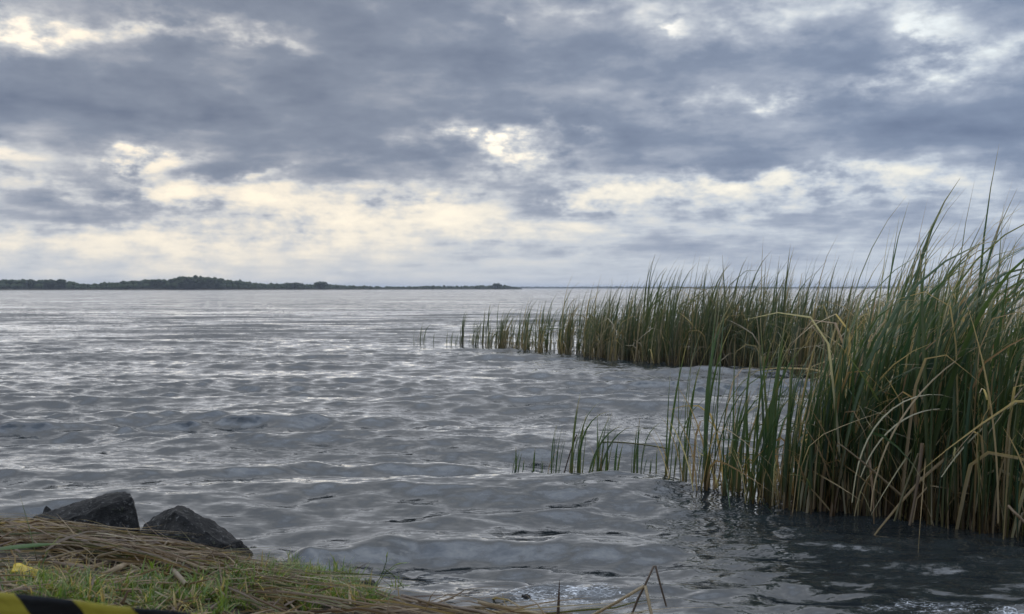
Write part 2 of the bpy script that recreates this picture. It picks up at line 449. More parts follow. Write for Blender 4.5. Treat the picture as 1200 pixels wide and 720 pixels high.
# ------------------------------------------------------------------ the lake
def lake():
    ys = [3.0]
    while ys[-1] < 60:
        ys.append(ys[-1] + max(.011, min(.0042, .0018 + ys[-1] * .00012) * ys[-1]))
    while ys[-1] < 6300:
        ys.append(ys[-1] * 1.013)
    ys = np.array(ys)
    us = np.linspace(-.60, .60, 761)
    o = .60 + .0016 * np.cumsum(1.10 ** np.arange(0, 75))
    o = o[o < 12]
    us = np.concatenate([-o[::-1], us, o])
    nr, nc = len(ys), len(us)
    Y = np.repeat(ys[:, None], nc, 1)
    X = Y * us[None, :]
    X = np.clip(X, -6300, 6300)
    dY = np.gradient(ys)[:, None]
    dX = np.maximum(np.gradient(us)[None, :] * Y, 1e-4)
    rng = np.random.default_rng(5)
    Z = np.zeros_like(X); DX = np.zeros_like(X); DY = np.zeros_like(X)
    cover = reed_cover(X, Y)
    d = Y - shore(X)
    shore_k = np.clip((d + .05) / .75, .12, 1)
    lee = np.clip((X - .7) / .9, 0, 1) * np.clip((8.5 - Y) / 1.5, 0, 1)      # sheltered by the near bed
    calm = shore_k * (1 - .78 * cover) * (1 - .60 * lee)
    calm_s = np.clip((d + .1) / .4, .25, 1) * (1 - .15 * cover) * (1 - .36 * np.clip((X - .7) / .9, 0, 1) * np.clip((8.5 - Y) / 1.5, 0, 1))
    comps = []
    for i in range(14):                                    # the wind sea that rolls in
        lam = rng.uniform(1.9, 3.3); comps.append((lam, rng.normal(0, .085), .0140 * (lam / 2.6) ** 1.2, 1.0))
    for i in range(5):
        lam = rng.uniform(4.0, 6.5); comps.append((lam, rng.normal(0, .2), .013, .6))
    for i in range(22):
        lam = rng.uniform(.5, 1.6); comps.append((lam, rng.normal(0, .20), .0042 * (lam / 1.0) ** 1.1, .9))
    for i in range(36):
        lam = rng.uniform(.13, .55); comps.append((lam, rng.normal(0, .45), .0031 * (lam / .35) ** 1.1, .7))
    # wave groups: patches where the sea is higher or lower
    grp = 1 + .45 * vnoise(X * .4, Y, .22, 8) + .25 * vnoise(X * .45, Y, .5, 9)
    grp = np.clip(grp, .65, 1.8)
    rough = np.clip(1 + .5 * vnoise(X * .6, Y, .45, 10), .5, 1.6)
    for lam, a0, amp, q in comps:
        th = -math.pi / 2 + a0 + .06
        kx, ky = math.cos(th), math.sin(th)
        k = 2 * math.pi / lam
        ph = k * (kx * X + ky * Y) + rng.uniform(0, 6.28)
        ph += .5 * vnoise(X * .45, Y, .35 / max(lam, .8), int(lam * 100) % 37)
        step = np.abs(ky) * dY + np.abs(kx) * dX
        res = np.clip(lam / step / 2.2 - 1, 0, 1)
        big = lam > 1.65
        a = amp * res * (calm * grp if big else (calm * .5 + calm_s * .5) * (grp * .4 + rough * .6))
        if lam < .55:
            a = amp * res * calm_s * rough
        Z += a * np.cos(ph)
        s = a * np.sin(ph) * q
        DX -= s * kx; DY -= s * ky          # trochoidal: peaked crests, flat troughs
    # the few larger crests seen rolling in
    for (p0, p1, hgt, wf, wb) in (((345, 642), (470, 637), .085, .11, .30), ((455, 634), (780, 634), .115, .12, .42), ((-120, 562), (330, 558), .110, .20, .5), ((300, 556), (600, 552), .110, .20, .6),
                                  ((100, 497), (500, 492), .13, .34, .9), ((-200, 506), (120, 500), .085, .36, .9), ((520, 500), (760, 500), .06, .3, .6),
                                  ((620, 694), (860, 698), .020, .09, .25), ((-200, 416), (90, 412), .12, .7, 1.6), ((230, 450), (620, 448), .10, .5, 1.2), ((-80, 458), (240, 455), .06, .5, 1.2), ((150, 520), (560, 522), .05, .25, .5)):
        A = at(*p0); B = at(*p1)
        s = (X - A.x) / (B.x - A.x)
        yc = A.y + (B.y - A.y) * np.clip(s, 0, 1) + .10 * vnoise(X, Y * 0, 1.1, int(hgt * 999)) + .04 * vnoise(X, Y * 0, 3.7, int(hgt * 777))
        side = np.clip(np.minimum(s + .18, 1.18 - s) / .36, 0, 1); side = side * side * (3 - 2 * side)
        r = Y - yc
        prof = np.where(r < 0, np.exp(-(r / wf) ** 2), np.exp(-np.abs(r / wb) ** 1.5)) - .35 * np.exp(-((r + 2.2 * wf) / (1.2 * wf)) ** 2)
        lump = 1 + .30 * vnoise(X * .4, Y, 1.1, 21) + .12 * vnoise(X * .5, Y, 4, 22)
        hgt = hgt * .72
        Z += hgt * side * prof * lump * (1 - .8 * cover)
        DY -= .25 * hgt * side * prof
    # foam: the lapping edge and the breaking swash
    edge = np.maximum(np.exp(-((d - .32) / .34) ** 2), np.exp(-np.abs(d) / .1))
    fx = X
    foam = edge * np.interp(fx, [-3, -1.4, -1.0, -.5, 0, .55, .8, 1.0, 1.6, 2.6, 4], [.2, .35, .55, .8, .85, .75, .35, .7, .8, .75, .6])
    foam *= np.clip(1.15 + .5 * vnoise(X, Y, 1.7, 14), .2, 1.3)
    ripple = (1 - .25 * cover) * (1 + .5 * lee) * np.clip((d + .3) / .6, .5, 1)
    V = np.stack([X + DX, Y + DY, Z], -1)
    me = np_mesh('lake_water', V, grid_faces(nr, nc), M['water'], True, {'foam': np.clip(foam, 0, 1.1), 'ripple': ripple})
    tag(link('lake_water', me), kind='structure')
    print('lake', nr, nc, nr * nc)
lake()

# ------------------------------------------------------------------ far shores and their woods
M['far_leaf'] = plain('far foliage', [(.020, .032, .014), (.045, .062, .024), (.030, .045, .020)], .25, .9, .1, 4)
M['far_soil'] = plain('far shore ground', [(.035, .035, .022), (.07, .062, .04)], .05, .95, .1, 3)
M['bark'] = plain('bark', [(.03, .024, .018), (.06, .048, .036)], 2.0, .9, .1)

def strip(name, pts, height, depth, mat):
    """a low bank along a line of points: beach, crest, back"""
    v = []
    for i, p in enumerate(pts):
        n = Vector((p[0], p[1], 0)).normalized()
        for (o, z) in ((-6, -.6), (2, height * .5), (12, height), (depth, height * 1.1), (depth + 20, -1)):
            v.append((p[0] + n.x * o, p[1] + n.y * o, z + (random.uniform(-.08, .08) if z > 0 else 0)))
    return tag(link(name, np_mesh(name, v, grid_faces(len(pts), 5), mat)), kind='structure')
def far_d(px):
    return float(np.interp(px, [-900, 0, 250, 400, 620], [900, 720, 740, 860, 1050]))
pts = []
for px in range(-900, 616, 6):
    d = far_d(px) + random.uniform(-5, 5)
    pts.append(((px - 600) / F * d, d))
strip('far_shore', pts, 1.0, 160, M['far_soil'])
pts = []
for px in range(560, 2400, 15):
    d = 2350 + 60 * math.sin(px * .013)
    pts.append(((px - 600) / F * d, d))
strip('distant_shore', pts, 1.2, 300, M['far_soil'])

def ico(sub):
    bm = bmesh.new()
    bmesh.ops.create_icosphere(bm, subdivisions=sub, radius=1)
    v = np.array([q.co[:] for q in bm.verts]); f = np.array([[q.index for q in fa.verts] for fa in bm.faces])
    bm.free()
    return v, f
ICO = ico(2)
ICO1 = ico(1)
def clumps(centres, radii, rng, flat=.8, rough=.28, base=ICO):
    """leaf clumps with ragged outlines"""
    bv, bf = base
    n = len(centres)
    r = 1 + rough * rng.normal(0, 1, (n, len(bv), 1))
    v = bv[None] * r * np.asarray(radii)[:, None, None]
    v[..., 2] *= flat
    v = v + np.asarray(centres)[:, None, :]
    f = (bf[None] + (np.arange(n) * len(bv))[:, None, None]).reshape(-1, 3)
    return v.reshape(-1, 3), f
TOP = np.array([(-900, 327), (-500, 328), (-200, 325), (-60, 326), (0, 328), (20, 327.5), (45, 328), (88, 330), (105, 333), (120, 331.5), (150, 329), (165, 327.5), (190, 327), (197, 329), (203, 326.5), (215, 323.5), (228, 323.5), (240, 324), (256, 326),
                (266, 327.5), (280, 329), (300, 332), (320, 332.5), (340, 331.5), (352, 332.5), (365, 333), (385, 333), (400, 334), (430, 335.4), (480, 335.6), (500, 334.8), (520, 334.8), (540, 335), (560, 334.6), (592, 334), (600, 335.5), (612, 337)])
rng = np.random.default_rng(3)
C, Rr = [], []
for px in np.arange(-900, 611, 1.15):
    d0 = far_d(px)
    top = np.interp(px, TOP[:, 0], TOP[:, 1]) + .5 + rng.normal(0, .45)
    for k in range(3):
        d = d0 + 14 + rng.uniform(0, 60) * (k > 0) + rng.uniform(0, 8)
        ht = max(1.8, CAM_H + (HOR - top) * d / F) * (1.0, .8, .55)[k] * rng.uniform(.86, 1.06)
        r = min(rng.uniform(1.5, 2.9), ht * .5)
        C.append(((px - 600) / F * d, d, max(ht - r * .8, .9))); Rr.append(r)
        if k == 0:
            C.append(((px - 600) / F * d, d - 4, ht * .35)); Rr.append(ht * .36)
v, f = clumps(C, Rr, rng, .85, .16, ICO1)
tag(link('far_wood', np_mesh('far_wood', v, f, M['far_leaf'], False)), 'dark continuous wood along the far shore of the lake', 'wood', None, 'stuff')
C, Rr = [], []
for px in np.arange(566, 2400, 1.6):
    d = 2350 + 60 * math.sin(px * .013) + rng.uniform(14, 60)
    ht = CAM_H + rng.uniform(1.2, 1.9) * d / F * (1 + .35 * vnoise(px, 0, .02, 5))
    r = ht * .55
    C.append(((px - 600) / F * d, d, ht - r * .8)); Rr.append(r)
v, f = clumps(C, Rr, rng, .85, .14, ICO1)
tag(link('distant_wood', np_mesh('distant_wood', v, f, M['far_leaf'], False)), 'faint low wood along the horizon behind the reeds', 'wood', None, 'stuff')

def tree(px, top, wide, label):
    d = far_d(px) + 10
    H = CAM_H + (HOR - top) * d / F
    W = wide * d / F / 2
    root = tag(link('tree', None, None, ((px - 600) / F * d, d, .5)), label, 'tree', 'taller trees on the far shore')
    # trunk with limbs
    bm = bmesh.new()
    def limb(a, b, r0, r1):
        a = Vector(a); b = Vector(b); dv = (b - a)
        mtx = Matrix.Translation((a + b) / 2) @ dv.to_track_quat('Z', 'Y').to_matrix().to_4x4()
        bmesh.ops.create_cone(bm, segments=6, radius1=r0, radius2=r1, depth=dv.length, matrix=mtx)
    limb((0, 0, -.4), (0, 0, H * .45), .34, .22)
    for k in range(6):
        a = k * 1.05 + rng.uniform(-.3, .3)
        limb((0, 0, H * rng.uniform(.25, .43)), (math.cos(a) * W * .6, math.sin(a) * W * .6, H * rng.uniform(.5, .75)), .15, .05)
    me = bpy.data.meshes.new('trunk'); bm.to_mesh(me); bm.free(); me.materials.append(M['bark'])
    link('trunk', me, root)
    n = 70
    c = rng.normal(0, 1, (n, 3)); c /= np.linalg.norm(c, axis=1)[:, None]
    c *= rng.uniform(.45, .95, (n, 1))
    rr = rng.uniform(.14, .26, n) * min(W, H * .55)
    c = c * [W * .9, W * .8, H * .26] + [0, 0, H * .56]
    v, f = clumps(c, rr, rng, .8, .16, ICO1)
    link('crown', np_mesh('crown', v, f, M['far_leaf'], False), root)
for a in ((57, 325.3, 16, 'round topped dark tree toward the far left end of the far wood'),
          (72, 325.8, 13, 'small round tree just right of the round topped tree in the far wood'),
          (36, 326.2, 14, 'dark tree just left of the round topped tree at the far left'),
          (183, 325.6, 20, 'broad tree at the left foot of the highest mound of the far wood'),
          (222, 322.8, 44, 'broadest tree crowning the highest mound of the far wood'),
          (248, 324.2, 34, 'dark tree on the right shoulder of the highest mound of the far wood'),
          (346, 330.2, 24, 'low wide tree left of the dome shaped tree on the far shore'),
          (376, 328.8, 20, 'dome shaped tree standing above the low far shore right of the wooded mound'),
          (583, 331.2, 15, 'lone dome shaped tree near the right tip of the far shore')):
    tree(*a)

# ------------------------------------------------------------------ strap leaves
def leaf_verts(n, L, az, th0, bend, kt, ka, w, roll, segs=8, fold=.22, power=2.2, twist=None, droop=None):
    """n bent strap leaves of three points across: (n, segs + 1, 3, 3), and t along them"""
    A = lambda q: np.broadcast_to(np.asarray(q, float), (n,))[:, None]
    L, az, th0, bend, kt, ka, w, roll = map(A, (L, az, th0, bend, kt, ka, w, roll))
    t = np.linspace(0, 1, segs + 1)[None, :] * np.ones((n, 1))
    th = th0 + bend * t ** power + ka / (1 + np.exp(-(t - kt) * 45))
    T = np.stack([np.sin(th) * np.cos(az), np.sin(th) * np.sin(az), np.cos(th)], -1)
    mid = (T[:, 1:] + T[:, :-1]) * .5
    P = np.concatenate([np.zeros((n, 1, 3)), np.cumsum(mid, 1)], 1) * (L / segs)[..., None]
    b = np.stack([-np.sin(az), np.cos(az), 0 * az], -1) * np.ones((1, segs + 1, 1))
    nn = np.cross(T, b)
    ro = roll + (0 if twist is None else A(twist) * t)
    W = b * np.cos(ro)[..., None] + nn * np.sin(ro)[..., None]
    N = np.cross(T, W)
    ww = w * np.clip((.75 + .25 * np.sin(t * 3.1)) * (1 - t ** 3.2), .04, 1) * .5
    V = np.stack([P - W * ww[..., None], P + N * (ww * fold * 2)[..., None], P + W * ww[..., None]], 2)
    return V, t
def leaf_faces(n, segs):
    i = np.arange((segs + 1) * 3).reshape(segs + 1, 3)
    q = np.concatenate([np.stack([i[:-1, k], i[:-1, k + 1], i[1:, k + 1], i[1:, k]], -1) for k in (0, 1)])
    return (q[None] + (np.arange(n) * (segs + 1) * 3)[:, None, None]).reshape(-1, 4)
def leaf_stuff(name, mat, P, V, t, rnd, dry, label, cat):
    n, s1 = V.shape[:2]
    V = V + np.asarray(P)[:, None, None, :]
    at_ = {'t': np.repeat(t[:, :, None], 3, 2), 'rnd': np.repeat(rnd, s1 * 3), 'dry': np.repeat(dry, s1 * 3)}
    me = np_mesh(name, V, leaf_faces(n, s1 - 1), mat, True, at_)
    return tag(link(name, me), label, cat, None, 'stuff')
def one_leaf_mesh(name, mat, rnd, dry, **kw):
    V, t = leaf_verts(1, **kw)
    s = V.shape[1]
    return np_mesh(name, V, leaf_faces(1, s - 1), mat, True, {'t': np.repeat(t[:, :, None], 3, 2), 'rnd': np.full(s * 3, rnd), 'dry': np.full(s * 3, dry)})

# shared leaf shapes of unit length; the wind blows from the left
def pool(kind, n, mat, wide):
    out = []
    for i in range(n):
        r = random.random
        if kind == 'tall':
            kw = dict(L=1, az=random.gauss(.1, .5), th0=abs(random.gauss(.05, .06)), bend=random.choice([.25, .45, .7, 1.0, 1.5]) * (.7 + .6 * r()), kt=2, ka=0, power=random.uniform(2.4, 3.8))
            dry = 0.0
        elif kind == 'bent':                              # broken over part way up
            kw = dict(L=1, az=random.gauss(.1, 1.0), th0=abs(random.gauss(.08, .08)), bend=.2, kt=random.uniform(.3, .75), ka=random.uniform(.7, 2.1), power=2)
            dry = random.choice([0, .2, 1, 1, 1])
        elif kind == 'dry':
            kw = dict(L=1, az=random.uniform(-3.1, 3.1), th0=abs(random.gauss(.09, .10)), bend=random.uniform(.05, .9), kt=2, ka=0, power=random.uniform(1.2, 2.5))
            dry = 1.0
        else:                                             # stub: straight young shoot
            kw = dict(L=1, az=random.gauss(.1, .8), th0=abs(random.gauss(.04, .05)), bend=.08 + .25 * r(), kt=2, ka=0, power=2)
            dry = 0.0
        out.append(one_leaf_mesh('leaf', mat, random.random(), dry, w=wide * random.uniform(.75, 1.25), roll=random.uniform(-1.2, 1.2), segs=9, twist=random.uniform(-1.2, 1.2), **kw))
    return out
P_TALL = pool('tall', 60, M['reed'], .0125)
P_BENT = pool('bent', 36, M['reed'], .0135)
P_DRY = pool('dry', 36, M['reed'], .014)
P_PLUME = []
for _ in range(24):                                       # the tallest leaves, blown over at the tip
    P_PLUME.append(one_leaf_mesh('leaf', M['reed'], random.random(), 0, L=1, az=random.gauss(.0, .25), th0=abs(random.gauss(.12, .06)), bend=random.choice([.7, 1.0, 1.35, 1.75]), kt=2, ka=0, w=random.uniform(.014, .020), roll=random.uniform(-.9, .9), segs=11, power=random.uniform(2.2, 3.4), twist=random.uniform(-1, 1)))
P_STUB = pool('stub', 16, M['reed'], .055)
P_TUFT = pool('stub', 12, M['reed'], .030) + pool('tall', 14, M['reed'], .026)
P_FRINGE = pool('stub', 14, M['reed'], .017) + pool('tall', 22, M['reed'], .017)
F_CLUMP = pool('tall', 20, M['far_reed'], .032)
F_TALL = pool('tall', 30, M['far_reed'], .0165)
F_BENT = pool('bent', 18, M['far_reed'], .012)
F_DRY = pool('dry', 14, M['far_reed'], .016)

def cattail(x, y, height, label, group=None, n=(4, 6), pools=(P_TALL, P_BENT, P_DRY), bent=.2, dry=.25, name='cattail', z=-.12, spread_=.035, lean=0.0, tall=1.35):
    """one plant: an Empty at its root, every leaf a part of its own"""
    root = tag(link(name, None, None, (x, y, z)), label, 'reed', group)
    k = random.randint(*n)
    seen = set()
    for i in range(k):
        q = random.random()
        if q < bent:
            me, h, dr = random.choice(pools[1]), height * random.uniform(.55, .95), False
        elif q < bent + dry:
            me, h, dr = random.choice(pools[2]), height * random.uniform(.25, .55), True
        else:
            me, h, dr = random.choice(pools[0]), height * random.uniform(.66, 1.0), False
        if i == 0:
            me, h, dr = random.choice(pools[0]), height, False
        s = h - z
        a = random.uniform(0, 6.28); r = random.uniform(.2, 1) * spread_
        o = link('leaf', me, root, (math.cos(a) * r, math.sin(a) * r, 0), (random.gauss(0, .03), random.gauss(lean, .035), random.gauss(0, .35)))
        wk = random.uniform(.8, 1.2) * (1.9 / max(s, .6)) ** .45
        o.scale = (s, s, s)
        if dr:
            o['label'] = 'dry brown leaf'
        seen.add('dry' if dr else 'broken' if me in pools[1] else 'green')
    if '%s' in label:
        look = 'with broken and dry leaves' if {'dry', 'broken'} <= seen else 'with dry brown leaves' if 'dry' in seen else 'with a broken leaf' if 'broken' in seen else 'all green'
        root['label'] = label % (('tall' if height > tall else 'short'), look)
    return root

def front_y(px):
    return float(np.interp(px, [p[0] for p in NEAR_FRONT], [p[1] for p in NEAR_FRONT]))

# thin open fringe at the left end of the near bed
ORD = 'first second third fourth fifth sixth seventh eighth ninth tenth eleventh twelfth thirteenth fourteenth fifteenth sixteenth seventeenth eighteenth nineteenth twentieth'.split()
FRINGE = [(787, 5, .5, 1.25, 'green'), (800, 7, .6, 1.38, 'green'), (811, 6, .4, .95, 'brown'), (821, 9, 1.0, 1.66, 'tall green'), (831, 10, 1.0, 1.72, 'tall green'), (842, 5, .5, 1.1, 'brown'), (853, 7, .5, 1.0, 'short dark'), (863, 8, .6, 1.2, 'green'), (875, 7, .6, 1.15, 'leaning'), (888, 10, .7, 1.35, 'green'),
          (900, 11, .8, 1.5, 'green'), (912, 9, .6, 1.2, 'brown'), (924, 11, .7, 1.4, 'green'), (936, 11, .7, 1.35, 'mixed green and tan'), (948, 10, .7, 1.4, 'green'), (960, 12, .8, 1.6, 'mixed green and tan'), (972, 12, .8, 1.6, 'green'), (985, 12, .9, 1.75, 'green')]
for i, (px0, cnt, hmin, hmax, look) in enumerate(FRINGE):
    p = at(px0, front_y(px0) - random.uniform(0, 7))
    br = look == 'brown'
    cattail(p.x, p.y, hmax, '%s cattail clump, %s from the open left end of the sparse fringe' % (look, ORD[i]), 'cattail clumps in the sparse fringe of the near reed bed', (cnt + 2, cnt + 4), (P_FRINGE, P_BENT, P_DRY), bent=.34 if br else .2, dry=.5 if br else .22, spread_=.075, lean=.06 if look == 'leaning' else 0.0, name='cattail_clump')

# front of the dense near bed
g = 'cattails along the front of the dense near reed bed'
for i in range(95):
    px = 990 + 270 * (i / 95) + random.uniform(-4, 4)
    p = at(px, front_y(px) - random.uniform(-2, 4) - (i % 3) * random.uniform(3, 14))
    cattail(p.x, p.y, random.uniform(1.35, 2.15) if random.random() < .7 else random.uniform(.7, 1.3), '%s cattail %s at the front of the dense near reed bed', g, (4, 6), bent=.2, dry=.3, spread_=.04)
# tallest plants that stand out against the sky
TALL = sorted(((1082, 238), (1098, 228), (1090, 262), (1070, 270), (1108, 300), (1040, 265), (1012, 285), (1128, 290), (1150, 268), (1172, 285), (1187, 262), (1196, 300), (1060, 298), (1140, 262), (1115, 250), (1160, 300)))
for i, (px, top) in enumerate(TALL):
    d = random.uniform(6.9, 8.2)
    p = at_d(px - random.uniform(35, 75), 600, d)
    h = CAM_H + (HOR - top) * d / F
    cattail(p.x, p.y, h * 1.2, 'very tall cattail rising from the near bed into the sky, %s from the left' % ORD[i], 'tallest cattails of the near reed bed', (6, 8), (P_PLUME, P_BENT, P_DRY), bent=.05, dry=.1, spread_=.06)

# front row of the far bed
def ff_y(px):
    return float(np.interp(px, [p[0] for p in FAR_FRONT], [p[1] for p in FAR_FRONT]))
g = 'cattails along the front of the far reed bed'
FH = lambda px: float(np.interp(px, [530, 560, 600, 650, 700, 760, 800, 1000], [.75, .9, 1.15, 1.35, 1.6, 1.85, 1.95, 1.95]))
for i in range(135):
    px = 560 + 436 * (i / 135) ** .85 + random.uniform(-4, 4)
    py = ff_y(px) - random.uniform(0, 4)
    p = at(px, py)
    cattail(p.x, p.y, FH(px) * random.uniform(.65, 1.15), '%s cattail %s in the front row of the far reed bed', g, (4, 6), (F_TALL, F_BENT, F_DRY), bent=.2, dry=.2, spread_=.10, z=-.15)
TALLF = sorted(((757, 310), (764, 298), (772, 296), (790, 301), (800, 303), (820, 300), (836, 298), (862, 292), (872, 300), (881, 298), (888, 283), (740, 325), (692, 325), (706, 332), (924, 288), (916, 302), (720, 326)))
for i, (px, top) in enumerate(TALLF):
    d = float(at(px, ff_y(px) - 2).y) + random.uniform(0, 1.5)
    h = CAM_H + (HOR - top) * d / F
    p = at_d(px - random.uniform(6, 12), 400, d)
    cattail(p.x, p.y, h * 1.03, 'tall cattail standing clear above the far reed bed, %s from the left' % ORD[i], 'tall cattails of the far reed bed', (7, 9), (F_TALL, F_BENT, F_DRY), bent=.08, dry=.1, spread_=.10, z=-.15)

# loose plants at the left tip of the far bed, each told apart
for px, top, py, lab in ((494, 377, 403, 'lone tuft of dark reed farthest left in the open lake'),
                         (529, 385, 405, 'short reed sprig between the lone tuft and the far reed bed'),
                         (541, 362, 405, 'upright dark reed clump at the left tip of the far reed bed'),
                         (557, 372, 405, 'thin reed clump second from the left tip of the far reed bed'),
                         (568, 358, 405, 'leaning reed clump third from the left tip of the far reed bed'),
                         (588, 356, 408, 'wide spreading reed clump fourth from the left tip of the far reed bed')):
    d = float(at(px, py).y); h = CAM_H + (HOR - top) * d / F
    for_n = (11, 13) if 'clump' in lab else (7, 8)
    p = at(px, py)
    cattail(p.x, p.y, h * 1.08, lab, 'loose reeds at the left tip of the far reed bed', for_n, (F_CLUMP, F_BENT, F_DRY), bent=.2, dry=.08, spread_=.13, z=-.15, name='reed_clump')
for i, px in enumerate((485, 507, 523, 533, 550, 575, 579)):
    p = at(px, 404 + random.uniform(-1, 1))
    cattail(p.x, p.y, random.uniform(.18, .45), 'short reed stub in the lake before the far reed bed, %s from the left' % ORD[i], 'reed stubs before the far reed bed', (2, 2), (F_CLUMP, F_CLUMP, F_CLUMP), 0, 0, 'reed_stub', spread_=.05, lean=0)

# the small group out in the water before the near bed: each tuft told apart
def spike(px, py, top, label, n=1, lean=0.0, name='reed_shoot', sp=.02):
    p = at(px, py); d = p.y
    h = CAM_H + (HOR - top) * d / F
    n = n + 3 if n > 2 else n + 1
    sp = min(sp, .012) if n < 3 else sp
    return cattail(p.x, p.y, h, label, 'young reeds standing in open water', (n, n), (P_STUB if h < .5 else P_TUFT, P_BENT, P_DRY), 0.12 if n > 2 else 0, .1 if n > 2 else 0, name, -.1, sp, lean)
spike(600, 556, 526, 'short dark shoot farthest left in the water')
spike(604, 556, 524, 'short leaning shoot second from the left in the water', lean=.06)
spike(613, 552, 538, 'shortest dark shoot between two pairs of left shoots')
spike(625, 550, 523, 'thick straight short shoot third from the left in the water')
spike(634, 551, 531, 'thin short shoot just left of the leftmost reed tuft')
spike(648, 558, 489, 'leftmost reed tuft with several leaves in the water', 7, .03, 'reed_tuft', .06)
spike(674, 562, 458, 'tallest reed tuft of the small group in open water', 9, .04, 'reed_tuft', .08)
spike(690, 560, 480, 'tangled reed tuft with a broken brown leaf beside the tallest tuft', 7, .05, 'reed_tuft', .09)
spike(703, 560, 482, 'upright reed tuft right of the tangled tuft', 4, .0, 'reed_tuft', .05)
spike(711, 558, 478, 'slim double reed right of the upright tuft', 2, .02, 'reed_tuft', .02)
spike(722, 556, 515, 'thin short reed between the slim reed and the right tuft')
spike(744, 560, 482, 'rightmost reed tuft of the small group spread in a narrow fan', 5, .0, 'reed_tuft', .05)
spike(755, 546, 533, 'short leaning shoot just right of the fan tuft', lean=.1)
spike(763, 547, 533, 'short stub midway between fan tuft and reed bed')
spike(769, 546, 525, 'short brown shoot just left of the near reed bed')

# ------------------------------------------------------------------ single stalks that can be told apart
def tube(name, pts, r, mat, label=None, cat=None, group=None, parent=None, sides=6, rnd=.5, dry=1.0):
    pts = [Vector(p) for p in pts]
    v = []; t = []
    n = len(pts)
    for i, p in enumerate(pts):
        T = (pts[min(i + 1, n - 1)] - pts[max(i - 1, 0)]).normalized()
        a = T.orthogonal().normalized(); b = T.cross(a)
        ri = r[i] if isinstance(r, (list, tuple)) else r
        for k in range(sides):
            q = 2 * math.pi * k / sides
            v.append(p + (a * math.cos(q) + b * math.sin(q)) * ri); t.append(i / (n - 1) * .6 + .2)
    f = [(i * sides + k, i * sides + (k + 1) % sides, (i + 1) * sides + (k + 1) % sides, (i + 1) * sides + k) for i in range(n - 1) for k in range(sides)]
    me = np_mesh(name, np.array([q[:] for q in v]), f, mat, True, {'t': t, 'rnd': np.full(len(v), rnd), 'dry': np.full(len(v), dry)})
    return tag(link(name, me, parent), label, cat, group)
def bez(a, b, c, n=9):
    a, b, c = Vector(a), Vector(b), Vector(c)
    return [a * (1 - s) ** 2 + b * 2 * s * (1 - s) + c * s * s for s in [i / (n - 1) for i in range(n)]]

tube('fallen_stalk', bez(at_d(704, 519, 8.6), at_d(735, 517, 8.5), at_d(786, 527, 8.2)), .006, M['straw'], 'olive stalk lying level across the water between the small tufts and the reed bed', 'reed stalk', rnd=.05, dry=0.2)
tube('fallen_stalk', bez(at_d(660, 560, 8.4), at_d(668, 530, 8.4), at_d(676, 510, 8.4), 6), .005, M['straw'], 'thin stalk slanting out of the water beside the leftmost tuft', 'reed stalk', rnd=.72)
tube('fallen_stalk', bez(at_d(983, 520, 6.75), at_d(1012, 540, 6.7), at_d(1062, 586, 6.75)), [.0045 + .005 * i / 8 for i in range(9)], M['straw'], 'pale broken stalk slanting down to the right at the front of the dense bed', 'reed stalk', rnd=.93)
tube('fallen_stalk', bez(at_d(1078, 532, 6.62), at_d(1062, 572, 6.62), at_d(1050, 612, 6.62)), .007, M['straw'], 'olive stalk leaning left out of the water beside the pale broken stalk', 'reed stalk', rnd=.15, dry=.45)
tube('fallen_stalk', bez(at_d(1082, 520, 6.6), at_d(1078, 570, 6.6), at_d(1068, 617, 6.6)), [.012, .012, .011, .011, .010, .009, .009, .009, .009], M['straw'], 'thick tan stalk standing in the water right of the leaning olive stalk', 'reed stalk', rnd=.42)
tube('fallen_stalk', bez(at_d(1184, 594, 6.3), at_d(1195, 606, 6.2), at_d(1215, 624, 6.2), 5), .009, M['straw'], 'pinkish broken stalk slanting into water at the right edge of the photo', 'reed stalk', rnd=.42)
def single_leaf(px, py, d, az, L, th0, bend, w, label, rnd=.5, dry=1.0, power=1.6, roll=.4, kt=2, ka=0):
    me = one_leaf_mesh('arching_leaf', M['reed'], rnd, dry, L=L, az=az, th0=th0, bend=bend, kt=kt, ka=ka, w=w, roll=roll, segs=14, power=power, twist=.8)
    tag(link('arching_leaf', me, None, at_d(px, py, d)), label, 'reed leaf')
single_leaf(1000, 590, 6.8, 0, 1.25, .10, 2.1, .012, 'pale dry leaf arching over to the right from the left side of the dense bed', power=1.7, rnd=.43)
single_leaf(1022, 600, 6.7, .1, 1.55, .05, 1.15, .013, 'long tan leaf leaning up to the right in the dense reed bed', power=.9, rnd=.3)
single_leaf(1010, 560, 6.8, .05, 1.0, .35, 1.7, .012, 'pale narrow leaf arching low over the middle of the dense bed', power=1.3, rnd=.43)
single_leaf(1172, 615, 6.4, math.pi, 1.5, .0, .35, .014, 'straight tan dead leaf standing upright near the right edge of the bed', power=1.2, rnd=.3)
single_leaf(1105, 560, 6.7, 0, 1.05, .55, .7, .012, 'pale dry leaf slanting up and out at the right edge', power=1, rnd=.43)
single_leaf(1060, 430, 8.8, -.1, 1.1, .25, 1.35, .014, 'long dark leaf curving over level against the sky at upper right', .1, 0, 1.1, .2)

